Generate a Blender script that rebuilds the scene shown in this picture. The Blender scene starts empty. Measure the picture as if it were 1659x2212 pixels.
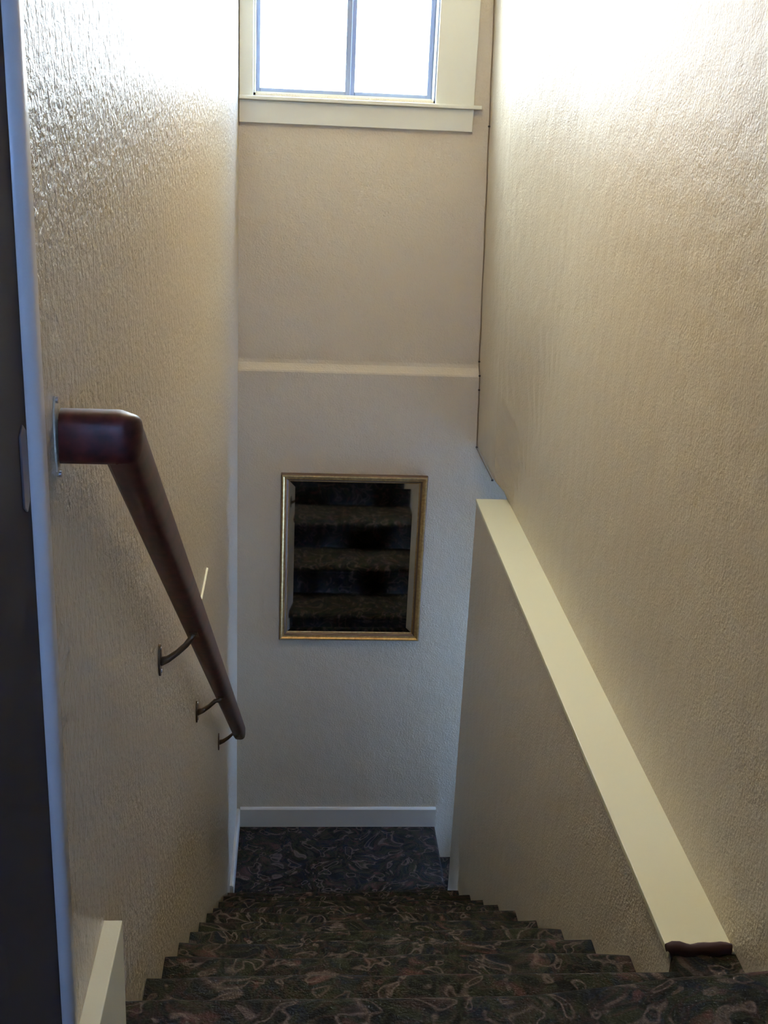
import bpy, bmesh, math, random
from mathutils import Vector, Matrix, noise
random.seed(4)
S = bpy.context.scene
C = S.collection
PI = math.pi

# ------------------------------------------------------------------ camera
F_PX, PITCH, YAW, ROLL, EYE = 2535.64, 0.340929, 0.0809288, 0.0465062, 1.54728
fw = Vector((math.sin(YAW)*math.cos(PITCH), math.cos(YAW)*math.cos(PITCH), -math.sin(PITCH)))
rt0 = Vector((math.cos(YAW), -math.sin(YAW), 0)); up0 = rt0.cross(fw)
rt = rt0*math.cos(ROLL) + up0*math.sin(ROLL); up = -rt0*math.sin(ROLL) + up0*math.cos(ROLL)
cd = bpy.data.cameras.new('camera'); cam = bpy.data.objects.new('camera', cd); C.objects.link(cam)
cd.sensor_fit = 'VERTICAL'; cd.sensor_height = 24.0; cd.lens = F_PX/2212*24.0
cd.clip_start = 0.02
M3 = Matrix((rt, up, -fw)).transposed(); cam.matrix_world = Matrix.Translation((0, 0, EYE)) @ M3.to_4x4()
S.camera = cam

# ------------------------------------------------------------------ world and daylight
S.view_settings.view_transform = 'Standard'; S.view_settings.look = 'None'
S.view_settings.gamma = 1.0; S.view_settings.use_curve_mapping = False
S.view_settings.exposure = 0.40
SKY = 31.0
w = bpy.data.worlds.new('sky'); S.world = w; w.use_nodes = True
bg = w.node_tree.nodes['Background']
bg.inputs['Strength'].default_value = SKY
# bright overcast sky beyond the stair window, bluer sky to the right and behind
wn = w.node_tree; wt = wn.nodes.new('ShaderNodeTexCoord'); wd = wn.nodes.new('ShaderNodeVectorMath'); wd.operation = 'DOT_PRODUCT'
wd.inputs[1].default_value = (-.75, .66, 0); wn.links.new(wt.outputs['Generated'], wd.inputs[0])
wr = wn.nodes.new('ShaderNodeValToRGB'); wn.links.new(wd.outputs['Value'], wr.inputs['Fac'])
wr.color_ramp.elements[0].position = .0; wr.color_ramp.elements[0].color = (.23, .42, .93, 1)
wr.color_ramp.elements[1].position = .35; wr.color_ramp.elements[1].color = (.76, .89, 1.0, 1)
wn.links.new(wr.outputs[0], bg.inputs['Color'])

def portal(name, loc, sx, sy, direction):
    l = bpy.data.lights.new(name, 'AREA'); l.shape = 'RECTANGLE'; l.size = sx; l.size_y = sy
    l.cycles.is_portal = True
    o = bpy.data.objects.new(name, l); C.objects.link(o); o.location = loc
    o.rotation_euler = Vector(direction).to_track_quat('-Z', 'Y').to_euler()
    return o
# openings that let the sky in: stair window, lower-passage window, hall window behind the viewer
WX0, WX1, WZ0, WZ1 = -0.197, 0.539, 1.535, 2.55
LX, LY0, LY1, LZ0, LZ1 = 1.9, 4.57, 4.96, -1.30, -0.52
HX0, HX1, HZ0, HZ1 = 0.2, 0.95, 1.2, 2.0
portal('stair_window_daylight', ((WX0+WX1)/2, 5.20, (WZ0+WZ1)/2), WX1-WX0, WZ1-WZ0, (0, -1, 0))
portal('lower_window_daylight', (LX+.06, (LY0+LY1)/2, (LZ0+LZ1)/2), LZ1-LZ0, LY1-LY0, (-1, 0, 0))
portal('hall_window_daylight', ((HX0+HX1)/2, -2.62, (HZ0+HZ1)/2), HX1-HX0, HZ1-HZ0, (0, 1, 0))

# ------------------------------------------------------------------ materials
def nodes_of(name):
    m = bpy.data.materials.new(name); m.use_nodes = True
    nt = m.node_tree; return m, nt, nt.nodes['Principled BSDF']
def N(nt, t, **kw):
    n = nt.nodes.new(t)
    for k, v in kw.items():
        if hasattr(n, k): setattr(n, k, v)
        else: n.inputs[k.replace('_', ' ')].default_value = v
    return n
def plain(name, col, rough=.5, metal=0.0, spec=.5):
    m, nt, b = nodes_of(name)
    b.inputs['Base Color'].default_value = (*col, 1); b.inputs['Roughness'].default_value = rough
    b.inputs['Metallic'].default_value = metal; b.inputs['Specular IOR Level'].default_value = spec
    return m
def mapped(nt, scale=(1, 1, 1)):
    g = nt.nodes.new('ShaderNodeNewGeometry'); mp = nt.nodes.new('ShaderNodeMapping')
    mp.inputs['Scale'].default_value = scale
    nt.links.new(g.outputs['Position'], mp.inputs['Vector']); return mp.outputs['Vector']
def paint(name, col, col2, rough, bump, streak=0.0, fine=170, spec=.5, mid=14.0):
    m, nt, b = nodes_of(name); L = nt.links.new
    v = mapped(nt)
    n1 = N(nt, 'ShaderNodeTexNoise', Scale=2.2, Detail=4.0); L(v, n1.inputs['Vector'])
    mx = nt.nodes.new('ShaderNodeMix'); mx.data_type = 'RGBA'
    mx.inputs[6].default_value = (*col, 1); mx.inputs[7].default_value = (*col2, 1)
    L(n1.outputs['Fac'], mx.inputs['Factor']); L(mx.outputs[2], b.inputs['Base Color'])
    b.inputs['Roughness'].default_value = rough; b.inputs['Specular IOR Level'].default_value = spec
    n2 = N(nt, 'ShaderNodeTexNoise', Scale=float(fine), Detail=3.0, Roughness=.6); L(v, n2.inputs['Vector'])
    n3 = N(nt, 'ShaderNodeTexNoise', Scale=mid, Detail=4.0); L(v, n3.inputs['Vector'])
    add = N(nt, 'ShaderNodeMath', operation='MULTIPLY_ADD'); add.inputs[1].default_value = 2.0
    L(n3.outputs['Fac'], add.inputs[0]); L(n2.outputs['Fac'], add.inputs[2]); h = add.outputs[0]
    if streak:
        v2 = mapped(nt, (38, 34, 9)); n4 = N(nt, 'ShaderNodeTexNoise', Scale=1.0, Detail=4.0); L(v2, n4.inputs['Vector'])
        a2 = N(nt, 'ShaderNodeMath', operation='MULTIPLY_ADD'); a2.inputs[1].default_value = streak
        L(n4.outputs['Fac'], a2.inputs[0]); L(h, a2.inputs[2]); h = a2.outputs[0]
    bp = nt.nodes.new('ShaderNodeBump'); bp.inputs['Strength'].default_value = 1.0; bp.inputs['Distance'].default_value = bump
    L(h, bp.inputs['Height']); L(bp.outputs['Normal'], b.inputs['Normal'])
    return m
M = {}
WC, WC2 = (.545, .465, .33), (.605, .52, .37)
M['wall'] = paint('stippled_cream_paint', WC, WC2, .40, .0026, fine=130)
M['wall_gloss'] = paint('glossy_brushed_cream_paint', WC, WC2, .28, .0030, streak=.9, mid=60.0, fine=150)
M['trim'] = paint('cream_trim_paint', (.67, .645, .50), (.65, .625, .48), .38, .0001)
M['ledge'] = paint('pale_yellow_ledge_paint', (.78, .74, .51), (.75, .71, .49), .45, .0002)
M['skirting'] = paint('skirting_paint', (.56, .52, .42), (.54, .50, .40), .38, .0001)
M['bead'] = paint('pale_bead_paint', (.82, .78, .75), (.78, .75, .72), .3, .0003)
M['ceiling'] = plain('ceiling_paint', (.7, .66, .56), .8)
M['sash'] = plain('window_sash_metal', (.24, .28, .35), .4, .2)
M['dark_wood'] = plain('dark_stained_jamb', (.022, .02, .026), .75, spec=.25)
M['steel'] = plain('brushed_steel', (.55, .55, .58), .3, 1.0)
M['old_steel'] = plain('tarnished_steel', (.20, .20, .24), .35, .9)
M['brass'] = plain('aged_bracket_metal', (.12, .085, .05), .38, .7)
M['mirror'] = plain('mirror_silvering', (.82, .84, .84), .03, 1.0)
M['cable'] = plain('shaded_cable_sheath', (.20, .14, .08), .6)  # wall-coloured cable, its shadow put into the brown
M['staple'] = plain('dark_staple', (.035, .025, .02), .5)
M['hall_boards'] = plain('hall_floor_boards', (.12, .08, .05), .5)  # one even brown for the hall boards

def glass():
    m, nt, b = nodes_of('window_glass')
    b.inputs['Base Color'].default_value = (1, 1, 1, 1); b.inputs['Roughness'].default_value = 0
    b.inputs['Transmission Weight'].default_value = 1; b.inputs['IOR'].default_value = 1.0
    return m
M['glass'] = glass()

def wood():
    m, nt, b = nodes_of('mahogany_stained_wood'); L = nt.links.new
    tc = nt.nodes.new('ShaderNodeTexCoord'); mp = nt.nodes.new('ShaderNodeMapping'); mp.inputs['Scale'].default_value = (60, 5, 60)
    L(tc.outputs['Object'], mp.inputs['Vector'])
    n = N(nt, 'ShaderNodeTexNoise', Scale=1.0, Detail=5.0); L(mp.outputs[0], n.inputs['Vector'])
    r = nt.nodes.new('ShaderNodeValToRGB'); r.color_ramp.elements[0].position = .3; r.color_ramp.elements[1].position = .75
    r.color_ramp.elements[0].color = (.028, .005, .004, 1); r.color_ramp.elements[1].color = (.11, .022, .015, 1)
    L(n.outputs['Fac'], r.inputs['Fac']); L(r.outputs[0], b.inputs['Base Color'])
    b.inputs['Roughness'].default_value = .42; b.inputs['Specular IOR Level'].default_value = .35
    return m
M['wood'] = wood()

def gold():
    m, nt, b = nodes_of('antique_gold_leaf'); L = nt.links.new
    v = mapped(nt); n = N(nt, 'ShaderNodeTexNoise', Scale=90.0, Detail=3.0); L(v, n.inputs['Vector'])
    r = nt.nodes.new('ShaderNodeValToRGB'); r.color_ramp.elements[0].position = .3; r.color_ramp.elements[1].position = .7
    r.color_ramp.elements[0].color = (.36, .21, .07, 1); r.color_ramp.elements[1].color = (.55, .36, .13, 1)
    L(n.outputs['Fac'], r.inputs['Fac']); L(r.outputs[0], b.inputs['Base Color'])
    b.inputs['Metallic'].default_value = .75; b.inputs['Roughness'].default_value = .42
    return m
M['gold'] = gold()

def carpet():
    m, nt, b = nodes_of('dark_paisley_carpet'); L = nt.links.new
    tc = nt.nodes.new('ShaderNodeUVMap')
    v = tc.outputs['UV']
    d = N(nt, 'ShaderNodeTexNoise', Scale=5.0, Detail=2.0); L(v, d.inputs['Vector'])
    mx = N(nt, 'ShaderNodeVectorMath', operation='MULTIPLY_ADD'); mx.inputs[1].default_value = (.22, .22, 0)
    L(d.outputs['Color'], mx.inputs[0]); L(v, mx.inputs[2]); dv = mx.outputs[0]
    def band(scale, lo, hi, off):
        mp = nt.nodes.new('ShaderNodeMapping'); mp.inputs['Location'].default_value = (off, off*.7, 0); L(dv, mp.inputs['Vector'])
        n = N(nt, 'ShaderNodeTexNoise', Scale=scale, Detail=1.5); L(mp.outputs[0], n.inputs['Vector'])
        r = nt.nodes.new('ShaderNodeValToRGB'); e = r.color_ramp.elements
        e[0].position = lo; e[0].color = (0, 0, 0, 1); e[1].position = hi; e[1].color = (0, 0, 0, 1)
        k = e.new((lo+hi)/2); k.color = (1, 1, 1, 1)
        L(n.outputs['Fac'], r.inputs['Fac']); return r.outputs[0]
    def blotch(scale, lo, hi, off):
        mp = nt.nodes.new('ShaderNodeMapping'); mp.inputs['Location'].default_value = (off, -off, 0); L(dv, mp.inputs['Vector'])
        n = N(nt, 'ShaderNodeTexNoise', Scale=scale, Detail=2.0); L(mp.outputs[0], n.inputs['Vector'])
        r = nt.nodes.new('ShaderNodeMapRange'); r.inputs['From Min'].default_value = lo; r.inputs['From Max'].default_value = hi
        L(n.outputs['Fac'], r.inputs['Value']); return r.outputs[0]
    def over(base, fac, col, k=1.0):
        x = nt.nodes.new('ShaderNodeMix'); x.data_type = 'RGBA'
        s = N(nt, 'ShaderNodeMath', operation='MULTIPLY'); s.inputs[1].default_value = k; L(fac, s.inputs[0]); L(s.outputs[0], x.inputs['Factor'])
        if isinstance(base, tuple): x.inputs[6].default_value = (*base, 1)
        else: L(base, x.inputs[6])
        x.inputs[7].default_value = (*col, 1); return x.outputs[2]
    c = over((.0115, .012, .0105), blotch(16, .46, .64, 3), (.013, .016, .024), .8)
    c = over(c, blotch(22, .50, .66, 8), (.028, .030, .014), .8)
    c = over(c, blotch(17, .60, .70, 15), (.095, .040, .031), .75)
    c = over(c, band(21, .40, .54, 21), (.050, .028, .023), .55)
    c = over(c, band(27, .44, .56, 33), (.034, .036, .020), .55)
    c = over(c, band(20, .55, .64, 45), (.135, .095, .075), .65)
    f = N(nt, 'ShaderNodeTexNoise', Scale=220.0, Detail=2.0); L(v, f.inputs['Vector'])
    fr = nt.nodes.new('ShaderNodeMapRange'); fr.inputs['To Min'].default_value = .45; fr.inputs['To Max'].default_value = 1.5; L(f.outputs['Fac'], fr.inputs['Value'])
    ml = N(nt, 'ShaderNodeVectorMath', operation='SCALE'); L(c, ml.inputs[0]); L(fr.outputs[0], ml.inputs['Scale'])
    L(ml.outputs[0], b.inputs['Base Color']); b.inputs['Roughness'].default_value = .95; b.inputs['Specular IOR Level'].default_value = .15
    bp = nt.nodes.new('ShaderNodeBump'); bp.inputs['Distance'].default_value = .004; L(f.outputs['Fac'], bp.inputs['Height']); L(bp.outputs[0], b.inputs['Normal'])
    return m
M['carpet'] = carpet()
M['carpet_edge'] = plain('dark_red_carpet_binding', (.045, .018, .018), .9)

# ------------------------------------------------------------------ mesh helpers
def obj(name, bm, mat, parent=None, smooth=False, bevel=0, seg=2):
    me = bpy.data.meshes.new(name); bmesh.ops.recalc_face_normals(bm, faces=bm.faces); bm.to_mesh(me); bm.free()
    o = bpy.data.objects.new(name, me); C.objects.link(o); me.materials.append(mat)
    if smooth:
        for f in me.polygons: f.use_smooth = True
    if parent:
        o.parent = parent; o.matrix_parent_inverse = Matrix.Translation(-parent.location)
    if bevel:
        md = o.modifiers.new('bevel', 'BEVEL'); md.width = bevel; md.segments = seg; md.limit_method = 'ANGLE'
        md.harden_normals = False
    return o
def struct(name, bm, mat, **k):
    o = obj(name, bm, mat, **k); o['kind'] = 'structure'; return o
def box(bm, x0, x1, y0, y1, z0, z1):
    v = [bm.verts.new((x, y, z)) for x in (x0, x1) for y in (y0, y1) for z in (z0, z1)]
    for f in ((0, 1, 3, 2), (4, 6, 7, 5), (0, 4, 5, 1), (2, 3, 7, 6), (0, 2, 6, 4), (1, 5, 7, 3)): bm.faces.new([v[i] for i in f])
    return bm
def B(*a):
    bm = bmesh.new(); box(bm, *a); return bm
def prism(bm, poly, axis, a0, a1):
    """poly: list of 2-D points in the two other axes, extruded along axis"""
    def P(q, a):
        return {'X': (a, q[0], q[1]), 'Y': (q[0], a, q[1]), 'Z': (q[0], q[1], a)}[axis]
    A = [bm.verts.new(P(q, a0)) for q in poly]; Bv = [bm.verts.new(P(q, a1)) for q in poly]
    n = len(poly)
    for i in range(n): bm.faces.new((A[i], A[(i+1) % n], Bv[(i+1) % n], Bv[i]))
    bm.faces.new(A); bm.faces.new(Bv[::-1]); return bm
def tube(bm, pts, rx, ry=None, n=16, upv=Vector((0, 0, 1)), caps=True):
    ry = ry or rx; rings = []
    pts = [Vector(q) for q in pts]
    for i, q in enumerate(pts):
        t = (pts[min(i+1, len(pts)-1)] - pts[max(i-1, 0)]).normalized()
        s = t.cross(upv)
        if s.length < 1e-4: s = t.cross(Vector((0, 1, 0)))
        s.normalize(); u = s.cross(t).normalized()
        a = rx[i] if isinstance(rx, list) else rx; c = ry[i] if isinstance(ry, list) else ry
        rings.append([bm.verts.new(q + s*math.cos(2*PI*k/n)*a + u*math.sin(2*PI*k/n)*c) for k in range(n)])
    for A, D in zip(rings, rings[1:]):
        for k in range(n): bm.faces.new((A[k], A[(k+1) % n], D[(k+1) % n], D[k]))
    if caps: bm.faces.new(rings[0][::-1]); bm.faces.new(rings[-1])
    return bm
def thing(name, label, cat, loc=(0, 0, 0)):
    o = bpy.data.objects.new(name, None); C.objects.link(o); o.location = loc; o.empty_display_size = .1
    o['label'] = label; o['category'] = cat; return o

# ------------------------------------------------------------------ dimensions
XL = -0.255          # left wall
XB = 0.747           # half wall, stair side
XE = 0.875           # upper right wall
YE = 4.53            # end of half wall and edge of landing
YD = 5.007           # back wall, lower part
YU = 5.037           # back wall, upper part
RISE, GO, Y0 = 0.1903, 0.2745, 1.785
ZT = RISE            # upper floor
ZL = -10*RISE        # landing
CZ = 2.70            # ceiling
YN = 1.10            # doorway end of the stairwell

# ------------------------------------------------------------------ structure
# left wall
struct('wall_left', B(XL-.12, XL, YN, YU+.3, -3.0, CZ), M['wall_gloss'])
# back wall with the window opening; the lower part stands forward and makes a small shelf
bm = bmesh.new()
prism(bm, [(YD, -3.2), (YD, .400), (YD+.003, .407), (YD+.008, .412), (YU-.010, .425), (YU-.003, .434), (YU, .450), (YU+.25, .450), (YU+.25, -3.2)], 'X', XL-.01, LX+.2)
box(bm, XL-.01, WX0, YU, YU+.2, .449, CZ); box(bm, WX1, 1.1, YU, YU+.2, .449, CZ)
box(bm, WX0, WX1, YU, YU+.2, .449, WZ0); box(bm, WX0, WX1, YU, YU+.2, WZ1, CZ)
struct('wall_back', bm, M['wall'])
# upper right wall: a gently leaning plaster surface that narrows towards the back corner
def xr(y, z):
    ya = 4.40 - .6*min(1, max(0, (z-.08)/.7))
    t = min(1, max(0, (y-ya)/(4.56-ya))); t = t*t*(3-2*t)
    q = min(1, max(0, z/.09)); t *= q*q*(3-2*q)
    far = .812 - .030*(z-.07)
    return XE*(1-t) + far*t
bm = bmesh.new()
ys = [YN-.02 + i*(YU+.05-YN)/60 for i in range(61)]; zs = [-.02, .0, .03, .05, .075, .10] + [.2 + k*(CZ-.2)/12 for k in range(13)]
grid = {}
for i, y in enumerate(ys):
    for j, z in enumerate(zs):
        grid[i, j] = bm.verts.new((xr(y, z), y, z))
for i in range(60):
    for j in range(len(zs)-1):
        if (ys[i]+ys[i+1])/2 > YE and zs[j] < .07: continue
        bm.faces.new((grid[i, j], grid[i+1, j], grid[i+1, j+1], grid[i, j+1]))
bmesh.ops.delete(bm, geom=[v for v in bm.verts if not v.link_faces], context='VERTS')
r = bmesh.ops.extrude_face_region(bm, geom=list(bm.faces))
for v in r['geom']:
    if isinstance(v, bmesh.types.BMVert): v.co.x = 1.05
struct('wall_right', bm, M['wall'])
# half wall under the ledge, with the closed side of the lower passage
bm = B(XB, XE+.12, Y0+.031, YE, -3.2, -.012)
struct('wall_inner', bm, M['wall'])
struct('wall_passage', B(XE+.12, LX+.2, YE-.12, YE, -3.2, .075), M['wall'])
# soffit over the passage
struct('ceiling_passage', B(.90, LX+.2, YE-.02, YD+.02, .075, .2), M['wall'])
# ledge board
struct('trim_1', prism(bmesh.new(), [(XB-.004, -.014), (XB-.004, .0), (XE+.01, .0), (XE+.01, -.014)], 'Y', Y0+.035, YE+.002), M['ledge'], bevel=.002)
# ceiling over stairwell and hall
struct('ceiling', B(-1.9, 2.2, -2.7, YU+.2, CZ, CZ+.12), M['ceiling'])

# ------------------------------------------------------------------ stair window
bm = bmesh.new()
win = bpy.data.objects.new('window_1', None); C.objects.link(win); win.location = ((WX0+WX1)/2, YU, WZ0); win['kind'] = 'structure'
def wpart(name, bm, mat, **k): return obj(name, bm, mat, parent=win, **k)
YG = YU+.085
wpart('casing', B(XL+.003, WX0, YU-.020, YU+.001, 1.522, WZ1+.09), M['trim'], bevel=.002)
wpart('casing', B(WX1, .697, YU-.020, YU+.001, 1.522, WZ1+.09), M['trim'], bevel=.002)
wpart('casing', B(WX0, WX1, YU-.020, YU+.001, WZ1, WZ1+.09), M['trim'], bevel=.002)
wpart('stool', B(XL+.002, .728, YU-.045, YG-.02, 1.508, 1.524), M['trim'], bevel=.004, seg=3)
wpart('apron', B(XL+.002, .697, YU-.022, YU+.001, 1.420, 1.507), M['trim'], bevel=.002)
bm = bmesh.new()
box(bm, WX0-.01, WX0+.008, YU, YG+.05, 1.524, WZ1+.02); 
box(bm, WX0, WX1, YU, YG+.05, WZ1-.006, WZ1+.02); box(bm, WX0, WX1, YG-.02, YG+.05, 1.515, 1.54)
wpart('jamb_lining', bm, M['trim'])
wpart('jamb_lining', B(WX1-.006, WX1+.01, YU, YG+.05, 1.524, WZ1+.02), M['sash'])
def sash(x0, x1, yo, st0, st1):
    bm = bmesh.new(); z0, z1 = 1.538, WZ1-.006
    box(bm, x0, x0+st0, yo, yo+.022, z0, z1); box(bm, x1-st1, x1, yo, yo+.022, z0, z1)
    box(bm, x0+st0, x1-st1, yo, yo+.022, z0, z0+.016); box(bm, x0+st0, x1-st1, yo, yo+.022, z1-.025, z1)
    s = wpart('sash', bm, M['sash'], bevel=.002)
    g = obj('pane', B(x0+st0-.003, x1-st1+.003, yo+.009, yo+.012, z0+.013, z1-.02), M['glass'], parent=win)
    g.parent = s; g.matrix_parent_inverse = Matrix.Translation(-win.location) if False else Matrix.Identity(4)
    return s
sash(WX0+.008, .195, YG-.018, .016, .022)
sash(.180, WX1-.006, YG+.010, .034, .020)

# ------------------------------------------------------------------ stair carpet pieces
def uvbox(me, k=1.0):
    uv = me.uv_layers.new(name='UVMap')
    for f in me.polygons:
        n = f.normal
        for li in f.loop_indices:
            c = me.vertices[me.loops[li].vertex_index].co
            if abs(n.x) > .8: uv.data[li].uv = (c.y, c.z)
            else: uv.data[li].uv = (c.x, c.y - c.z)
def nosing_profile(y, z, ybk, r=.026, under=.19):
    """(Y,Z) outline of one step: back of tread, rounded nosing, tuck and riser face"""
    P = [(ybk, z)]
    for k in range(9):
        a = PI/2 - k*PI/8*1.0
        P.append((y-r + r*math.cos(a), z-r + r*math.sin(a)))
    P += [(y-.036, z-2*r-.003), (y-.038, z-under), (ybk, z-under)]
    return P
def step_mesh(name, poly, x0, x1, parent, seed):
    bm = bmesh.new(); nx = 40; n = len(poly); rings = []
    for i in range(nx+1):
        x = x0+(x1-x0)*i/nx
        ring = []
        for (y, z) in poly:
            w_ = noise.noise(Vector((x*7, y*9+seed, z*9)))*.007
            ring.append(bm.verts.new((x, y+w_, z+w_*.6 if z > poly[-1][1]+.01 else z)))
        rings.append(ring)
    for A, D in zip(rings, rings[1:]):
        for k in range(n): bm.faces.new((A[k], A[(k+1) % n], D[(k+1) % n], D[k]))
    bm.faces.new(rings[0][::-1]); bm.faces.new(rings[-1])
    o = obj(name, bm, M['carpet'], parent, smooth=False)
    for f in o.data.polygons: f.use_smooth = len(f.vertices) == 4
    uvbox(o.data); return o
st = thing('carpeted_staircase', 'main flight of narrow stairs in dark swirling floral carpet descending between cream walls', 'staircase', ((XL+XB)/2, YE, ZL))
for k in range(10):
    y = Y0+GO*k; z = -RISE*k
    ybk = (y-GO-.036) if k else 1.44
    step_mesh('step', nosing_profile(y, z, ybk, under=RISE+.004), XL+.0005, XB-.0005, st, k*3.1)
# the top step also runs out to the right as far as the upper wall, ending in a bound edge against the ledge
bm = bmesh.new()
box(bm, XB-.0004, XE-.0005, 1.44, Y0+.030, -.19, 0)
o = struct('floor_side', bm, M['carpet']); uvbox(o.data)
bm = bmesh.new()
tube(bm, [(XB-.004+i*.0104, Y0+.040+.003*math.sin(i*1.3), .002+.003*math.sin(i*.9)) for i in range(13)], .013, .015, n=12)
o = obj('carpet_binding', bm, M['carpet_edge'], smooth=True)
o['label'] = 'dark red bound strip of carpet across the near end of the pale ledge'; o['category'] = 'carpet edging'

# upper floor: front edge curves slightly outward at the right
bm = bmesh.new()
xs = [XL-.02 + i*(XE+.07-XL)/70 for i in range(71)]
def yf(x):
    t = min(1, max(0, (x-.35)/.35)); t = t*t*(3-2*t)
    return 1.512 + .040*t + max(0, x-.70)*.12
R = .021; rings = []
for x in xs:
    y = yf(x); z = ZT; w_ = noise.noise(Vector((x*8, 3, 1)))*.003
    P = [(-.2, z), (.9, z), (1.2, z)] + [(y-R+R*math.cos(PI/2-k*PI/8)+w_, z-R+R*math.sin(PI/2-k*PI/8)) for k in range(9)] + [(y-.034, z-.05), (y-.036, .001), (-.2, .001)]
    rings.append([bm.verts.new((x, a, b)) for a, b in P])
for A, D in zip(rings, rings[1:]):
    for k in range(len(A)): bm.faces.new((A[k], A[(k+1) % len(A)], D[(k+1) % len(A)], D[k]))
bm.faces.new(rings[0][::-1]); bm.faces.new(rings[-1])
fl = struct('floor', bm, M['carpet']); uvbox(fl.data)
for f in fl.data.polygons: f.use_smooth = len(f.vertices) == 4 and abs(f.normal.z) < .999
# hall floor around and behind the viewer
struct('floor_hall', B(-1.9, 2.2, -2.7, -.2, ZT-.1, ZT), M['hall_boards'])
bm = box(B(-1.9, XL-.02, -.2, YN, ZT-.1, ZT), XE+.07, 2.2, -.2, YN, ZT-.1, ZT)
struct('floor_hall', bm, M['hall_boards'])

# landing: nosing at front (towards the flight it is a flat continuation) and at its right-hand drop
XR = .737
bm = bmesh.new()
poly = [(XL-.01, ZL-.2), (XL-.01, ZL), (XR-.02, ZL)] + [(XR-.02+.02*math.sin(a*PI/8), ZL-.02+.02*math.cos(a*PI/8)) for a in range(1, 9)] + [(XR-.03, ZL-.045), (XR-.03, ZL-.2)]
prism(bm, poly, 'Y', YE-.30, YD+.01)
la = struct('floor_landing', bm, M['carpet']); uvbox(la.data)
# lower flight going down to the right below the soffit
ls = thing('carpeted_staircase', 'lower flight of dark carpeted steps dropping to the right from the landing', 'staircase', (1.4, 4.8, ZL-4*RISE))
for k in range(1, 5):
    x1 = XR+.26*k; z = ZL-RISE*k
    poly = [(x1-.30, z)] + [(x1-.02+.02*math.sin(a*PI/8), z-.02+.02*math.cos(a*PI/8)) for a in range(0, 9)] + [(x1-.03, z-.05), (x1-.03, z-RISE), (x1-.30, z-RISE)]
    bm = prism(bmesh.new(), poly, 'Y', YE+.001, YD-.001)
    s = obj('step', bm, M['carpet'], ls); uvbox(s.data)
struct('floor_lower', B(XR+.9, LX+.2, YE, YD, ZL-5*RISE-.1, ZL-5*RISE), M['carpet'])
uvbox(bpy.data.objects['floor_lower'].data)

# ------------------------------------------------------------------ end wall and window of the lower passage
bm = bmesh.new()
box(bm, LX, LX+.1, YE-.02, YD+.02, -3.2, LZ0); box(bm, LX, LX+.1, YE-.02, YD+.02, LZ1, .1)
box(bm, LX, LX+.1, YE-.02, LY0, LZ0, LZ1); box(bm, LX, LX+.1, LY1, YD+.02, LZ0, LZ1)
struct('wall_lower_end', bm, M['wall'])
w2 = bpy.data.objects.new('window_2', None); C.objects.link(w2); w2.location = (LX, (LY0+LY1)/2, LZ0); w2['kind'] = 'structure'
bm = bmesh.new()
box(bm, LX+.03, LX+.05, LY0, LY0+.03, LZ0, LZ1); box(bm, LX+.03, LX+.05, LY1-.03, LY1, LZ0, LZ1)
box(bm, LX+.03, LX+.05, LY0, LY1, LZ0, LZ0+.03); box(bm, LX+.03, LX+.05, LY0, LY1, LZ1-.03, LZ1)
obj('window_frame', bm, M['trim'], w2)
obj('pane', B(LX+.038, LX+.042, LY0+.025, LY1-.025, LZ0+.025, LZ1-.025), M['glass'], w2)

# ------------------------------------------------------------------ skirting boards
def skirt_profile(t, z0, z1, c=.006):
    return [(0, z0), (t, z0), (t, z1-c), (t-c, z1), (0, z1)]
struct('baseboard_back', prism(bmesh.new(), [(YD+.001, ZL+.001), (YD-.016, ZL+.001), (YD-.016, ZL+.100), (YD-.010, ZL+.107), (YD+.001, ZL+.107)], 'X', XL+.017, XR-.003), M['skirting'])
struct('baseboard_left', prism(bmesh.new(), [(XL-.001, ZL+.001), (XL+.016, ZL+.001), (XL+.016, ZL+.090), (XL+.010, ZL+.097), (XL-.001, ZL+.097)], 'Y', YE-.125, YD-.001), M['skirting'])
struct('baseboard_upper', B(XL-.001, XL+.026, YN+.02, 1.378, ZT+.001, .442), M['ledge'], bevel=.002)
# small plaster lip on the left wall beyond the rail
struct('trim_2', prism(bmesh.new(), [(XL-.001, .190), (XL+.001, .200), (XL+.005, .209), (XL-.001, .212)], 'Y', 2.93, 3.235), M['ledge'])

# ------------------------------------------------------------------ doorway at the head of the stairs
bp_ = [(XL-.05, YN-.006), (XL-.002, YN-.006)]
for k in range(1, 9):
    a = PI/2*k/8; bp_.append((XL-.002+.0145*math.sin(a), YN+.008-.014*math.cos(a)))
for k in range(1, 13):
    t = k/12; bp_.append((XL+.0125-.0135*t*t*(3-2*t), YN+.008+.085*t))
bp_.append((XL-.05, YN+.093))
tr = struct('trim_3', prism(bmesh.new(), bp_, 'Z', ZT, CZ), M['bead'])
for f in tr.data.polygons: f.use_smooth = abs(f.normal.z) < .5 and f.normal.x > -.5 and f.center.x > XL-.02
dr = bpy.data.objects.new('door_1', None); C.objects.link(dr); dr.location = (XL, YN-.1, ZT); dr['kind'] = 'structure'
obj('door_jamb', B(XL-.16, XL+.0015, .82, YN-.008, ZT, 2.30), M['dark_wood'], dr, bevel=.003)
obj('door_jamb', B(XE+.13, XE+.25, .82, YN-.010, ZT, 2.30), M['dark_wood'], dr, bevel=.003)
obj('door_head', B(XL-.16, XE+.25, .82, YN-.010, 2.30, 2.42), M['dark_wood'], dr, bevel=.003)
bm = bmesh.new()
prism(bm, [(1.057, 1.168), (1.068, 1.160), (1.079, 1.168), (1.081, 1.20), (1.079, 1.238), (1.068, 1.246), (1.057, 1.238)], 'X', XL+.0010, XL+.0035)
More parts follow.
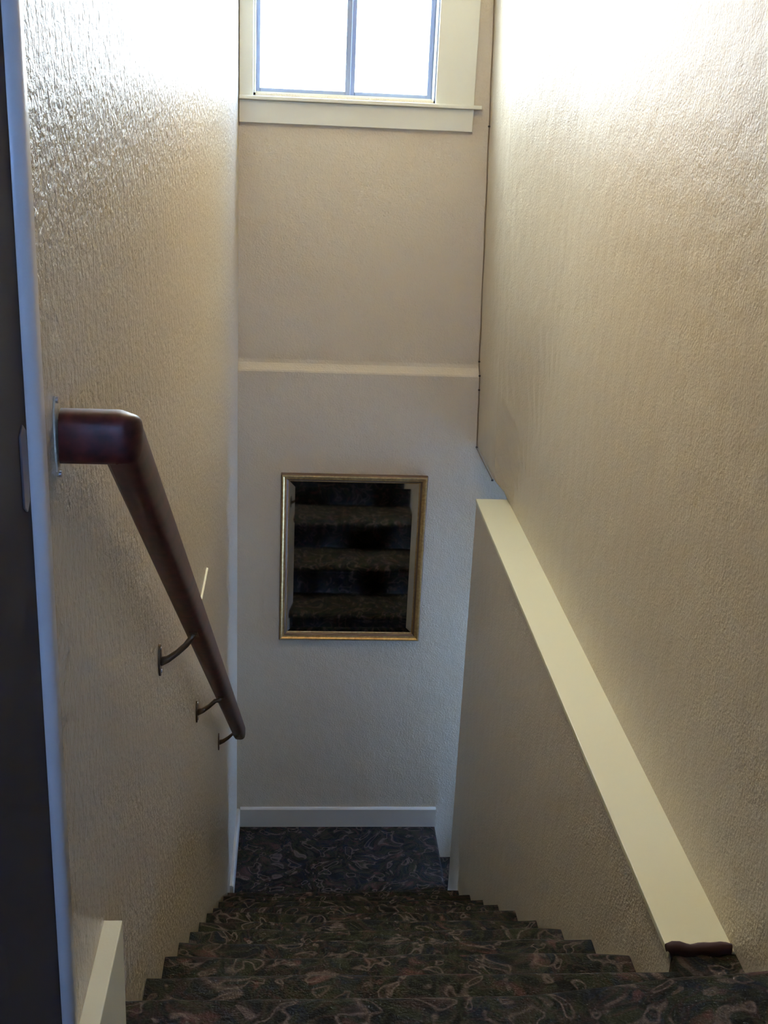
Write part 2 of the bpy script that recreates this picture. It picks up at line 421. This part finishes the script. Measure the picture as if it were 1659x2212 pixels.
sp = obj('strike_plate', bm, M['old_steel'], dr, bevel=.0008); sp['label'] = 'steel strike plate'
# walls of the hall the viewer stands in
struct('wall_near_left', B(-1.9, XL-.14, .86, YN-.03, ZT, CZ), M['wall'])
struct('wall_near_right', B(XE+.15, 2.2, .86, YN-.03, ZT, CZ), M['wall'])
struct('wall_near_head', B(XL-.14, XE+.15, .86, YN-.03, 2.41, CZ), M['wall'])
struct('wall_hall_left', B(-2.0, -1.9, -2.7, YN, ZT, CZ), M['wall'])
struct('wall_hall_right', B(2.2, 2.3, -2.7, YN, ZT, CZ), M['wall'])
bm = bmesh.new()
box(bm, -2.0, HX0, -2.7, -2.6, ZT, CZ); box(bm, HX1, 2.3, -2.7, -2.6, ZT, CZ)
box(bm, HX0, HX1, -2.7, -2.6, ZT, HZ0); box(bm, HX0, HX1, -2.7, -2.6, HZ1, CZ)
struct('wall_hall_rear', bm, M['wall'])
obj('window_3', B(HX0, HX1, -2.665, -2.66, HZ0, HZ1), M['glass'])['kind'] = 'structure'

# ------------------------------------------------------------------ handrail
hr = thing('handrail', 'dark mahogany wooden handrail on metal brackets sloping down the left wall', 'handrail', (XL, 2.8, 0))
RX = -.187
def rz(y): return .592 - .721*(y-2.061)
def pz(y): return .502 - .704*(y-2.061)
YR0, YR1 = 1.235, 3.86
top = Vector((RX, YR0, rz(YR0)))
dirn = Vector((0, 1, -.721)).normalized()
path = [Vector((XL+.004, YR0-.004, top.z+.001)), Vector((XL+.03, YR0-.002, top.z+.0005))]
c0 = top + Vector((-.006, 0, 0)); c2 = top + dirn*.009
path.append(c0)
for i in range(1, 8):
    t = i/8; path.append(c0*(1-t)**2 + top*2*t*(1-t) + c2*t*t)
path.append(c2)
for i in range(1, 13): path.append(c2.lerp(Vector((RX, YR1, rz(YR1))), i/12))
def rail(bm, path):
    rings = []; n = 28; prev = None
    for i, q in enumerate(path):
        t = (path[min(i+1, len(path)-1)]-path[max(i-1, 0)]).normalized()
        s = t.cross(Vector((0, 0, 1))).normalized(); u = s.cross(t).normalized()
        ring = []
        for k in range(n):
            a = 2*PI*k/n; ca, sa = math.cos(a), math.sin(a)
            e = .62
            px = math.copysign(abs(ca)**e, ca)*.0215; pz = math.copysign(abs(sa)**e, sa)*.0290
            ring.append(bm.verts.new(q+s*px+u*pz))
        rings.append(ring)
    for A, D in zip(rings, rings[1:]):
        for k in range(n): bm.faces.new((A[k], A[(k+1) % n], D[(k+1) % n], D[k]))
    bm.faces.new(rings[0][::-1]); bm.faces.new(rings[-1])
    return bm
obj('rail', rail(bmesh.new(), path), M['wood'], hr, smooth=True, bevel=.003)
# end plate where the rail returns to the wall
bm = bmesh.new()
zc = top.z
prism(bm, [(YR0-.012+.009*math.cos(a*PI/10), zc+.002+.045*math.sin(a*PI/10)) for a in range(20)], 'X', XL-.0005, XL+.002)
ep = obj('end_plate', bm, M['wall'], hr, bevel=.001)
for dz in (.042, -.040):
    bm = bmesh.new(); tube(bm, [(XL+.001, YR0-.010, zc+dz), (XL+.0045, YR0-.010, zc+dz)], .0035, n=10)
    o = obj('screw', bm, M['steel'], hr); o.parent = ep
    o.matrix_parent_inverse = Matrix.Translation(-hr.location)
    o.matrix_parent_inverse = Matrix.Identity(4)
for yb in (2.061, 2.843, 3.700):
    z = rz(yb)
    bk = bpy.data.objects.new('bracket', None); C.objects.link(bk); bk.parent = hr; bk.location = Vector((XL, yb, z-.09)) - hr.location
    def bpart(name, bm, mat):
        me_o = obj(name, bm, mat, smooth=True); me_o.parent = bk
        me_o.matrix_parent_inverse = Matrix.Translation(-Vector((XL, yb, z-.09))); return me_o
    bm = bmesh.new()
    zc2 = pz(yb)
    prism(bm, [(yb+.017*math.cos(a*PI/10), zc2+.034*math.sin(a*PI/10)) for a in range(20)], 'X', XL-.0005, XL+.004)
    pl = bpart('wall_plate', bm, M['brass'])
    for f in pl.data.polygons: f.use_smooth = False
    md = pl.modifiers.new('bevel', 'BEVEL'); md.width = .0015; md.segments = 2; md.limit_method = 'ANGLE'
    bm = bmesh.new()
    pts = [(XL+.003, yb, zc2-.004), (XL+.018, yb, zc2+.002), (XL+.036, yb, zc2+.016), (XL+.052, yb, zc2+.032), (RX-.006, yb, z-.044), (RX, yb, z-.034)]
    tube(bm, pts, [.009, .007, .006, .006, .006, .007], n=12)
    bpart('arm', bm, M['brass'])
    bm = bmesh.new()
    q = Vector((RX, yb, z-.0335)); box(bm, -.008, .008, -.028, .028, -.0025, .0025)
    bm.transform(Matrix.Translation(q) @ Matrix.Rotation(-math.atan(.704), 4, 'X'))
    sd = bpart('saddle', bm, M['brass'])
    for f in sd.data.polygons: f.use_smooth = False
    for dz in (.024, -.024):
        bm = bmesh.new(); tube(bm, [(XL+.003, yb, zc2+dz), (XL+.006, yb, zc2+dz)], .0035, n=10)
        bpart('screw', bm, M['steel'])

# ------------------------------------------------------------------ mirror
X0, X1, Z0m, Z1m = -.061, .597, -.871, -.057
mr = thing('wall_mirror', 'rectangular mirror in a gold frame hanging on the back wall above the landing', 'mirror', ((X0+X1)/2, YD, Z0m))
def frame_mesh():
    prof = [(0, 0), (0, .020), (.004, .026), (.010, .027), (.016, .022), (.024, .020), (.029, .017), (.033, .011), (.037, .010), (.037, 0)]   # inward, outward from wall
    bm = bmesh.new(); rings = []
    for cx, cz, sx, sz in ((X0, Z0m, 1, 1), (X1, Z0m, -1, 1), (X1, Z1m, -1, -1), (X0, Z1m, 1, -1)):
        rings.append([bm.verts.new((cx+sx*a, YD-b, cz+sz*a)) for a, b in prof])
    n = len(prof)
    for i in range(4):
        A, D = rings[i], rings[(i+1) % 4]
        for k in range(n): bm.faces.new((A[k], A[(k+1) % n], D[(k+1) % n], D[k]))
    for f in bm.faces:
        c = f.calc_center_median(); d = min(c.x-X0, X1-c.x, c.z-Z0m, Z1m-c.z)
        f.material_index = 1 if d < .0035 or .0255 < d < .0325 else 0
    return bm
fo = obj('frame', frame_mesh(), M['gold'], mr)
fo.data.materials.append(plain('dark_bronze_paint', (.13, .070, .030), .45, .3))
a = .035; bv = .028
bm = bmesh.new()
o_ = [bm.verts.new(q) for q in ((X0+a, YD-.0065, Z0m+a), (X1-a, YD-.0065, Z0m+a), (X1-a, YD-.0065, Z1m-a), (X0+a, YD-.0065, Z1m-a))]
i_ = [bm.verts.new(q) for q in ((X0+a+bv, YD-.009, Z0m+a+bv), (X1-a-bv, YD-.009, Z0m+a+bv), (X1-a-bv, YD-.009, Z1m-a-bv), (X0+a+bv, YD-.009, Z1m-a-bv))]
b_ = [bm.verts.new((v.co.x, YD-.003, v.co.z)) for v in o_]
for k in range(4):
    bm.faces.new((o_[k], o_[(k+1) % 4], i_[(k+1) % 4], i_[k])); bm.faces.new((b_[k], b_[(k+1) % 4], o_[(k+1) % 4], o_[k]))
bm.faces.new(i_); bm.faces.new(b_[::-1])
obj('mirror_glass', bm, M['mirror'], mr)

# ------------------------------------------------------------------ stapled cable in the right-hand corner
cb = thing('cable', 'thin cable stapled down the corner beside the window and back wall', 'cable', (.80, YD, .08))
def cx(z): return .812-.030*(z-.07)-.004
pts = []
for i in range(30):
    z = CZ-.01-(CZ-.01-.46)*i/29; pts.append((cx(z)+.001*math.sin(i*1.7), YU-.004, z))
pts += [(cx(.44), YU-.006, .440), (cx(.41), YD+.0, .412), (cx(.39), YD-.004, .39)]
for i in range(1, 8): z = .39-.30*i/7; pts.append((cx(z), YD-.004, z))
pts += [(cx(.075)-.001, YD-.010, .078), (.8075, YD-.05, .078), (.808, 4.80, .077), (.8085, 4.66, .078), (.809, 4.545, .078)]
bm = bmesh.new(); tube(bm, pts, .0022, n=8); obj('wire', bm, M['cable'], cb, smooth=True)
def staple(x, y, z, rot):
    bm = bmesh.new(); box(bm, -.0045, .0045, -.003, .003, -.0035, .0035)
    bm.transform(Matrix.Translation((x, y, z)))
    obj('staple', bm, M['staple'], cb, bevel=.001)
for z, y in ((1.445, YU-.006), (2.1, YU-.006), (.465, YU-.006), (.408, YD-.004), (.345, YD-.006), (.083, YD-.006)): staple(cx(z), y, z, 0)
staple(.8085, 4.545, .077, 0)

# ------------------------------------------------------------------ warm lamp on the stairwell ceiling (above the frame)
lt = thing('ceiling_lamp', 'small round glass ceiling lamp above the stairs', 'lamp', (.31, 3.0, CZ))
bm = bmesh.new(); bmesh.ops.create_cone(bm, cap_ends=True, segments=32, radius1=.075, radius2=.085, depth=.03, matrix=Matrix.Translation((.31, 3.0, CZ-.015)))
obj('base', bm, M['steel'], lt, bevel=.002)
bm = bmesh.new(); bmesh.ops.create_uvsphere(bm, u_segments=32, v_segments=16, radius=.08, matrix=Matrix.Translation((.31, 3.0, CZ-.05)) @ Matrix.Diagonal((1, 1, .7, 1)))
m, nt, b = nodes_of('lit_opal_glass'); b.inputs['Base Color'].default_value = (.9, .85, .75, 1)
b.inputs['Emission Color'].default_value = (1, .81, .53, 1); b.inputs['Emission Strength'].default_value = 150
obj('globe', bm, m, lt, smooth=True)
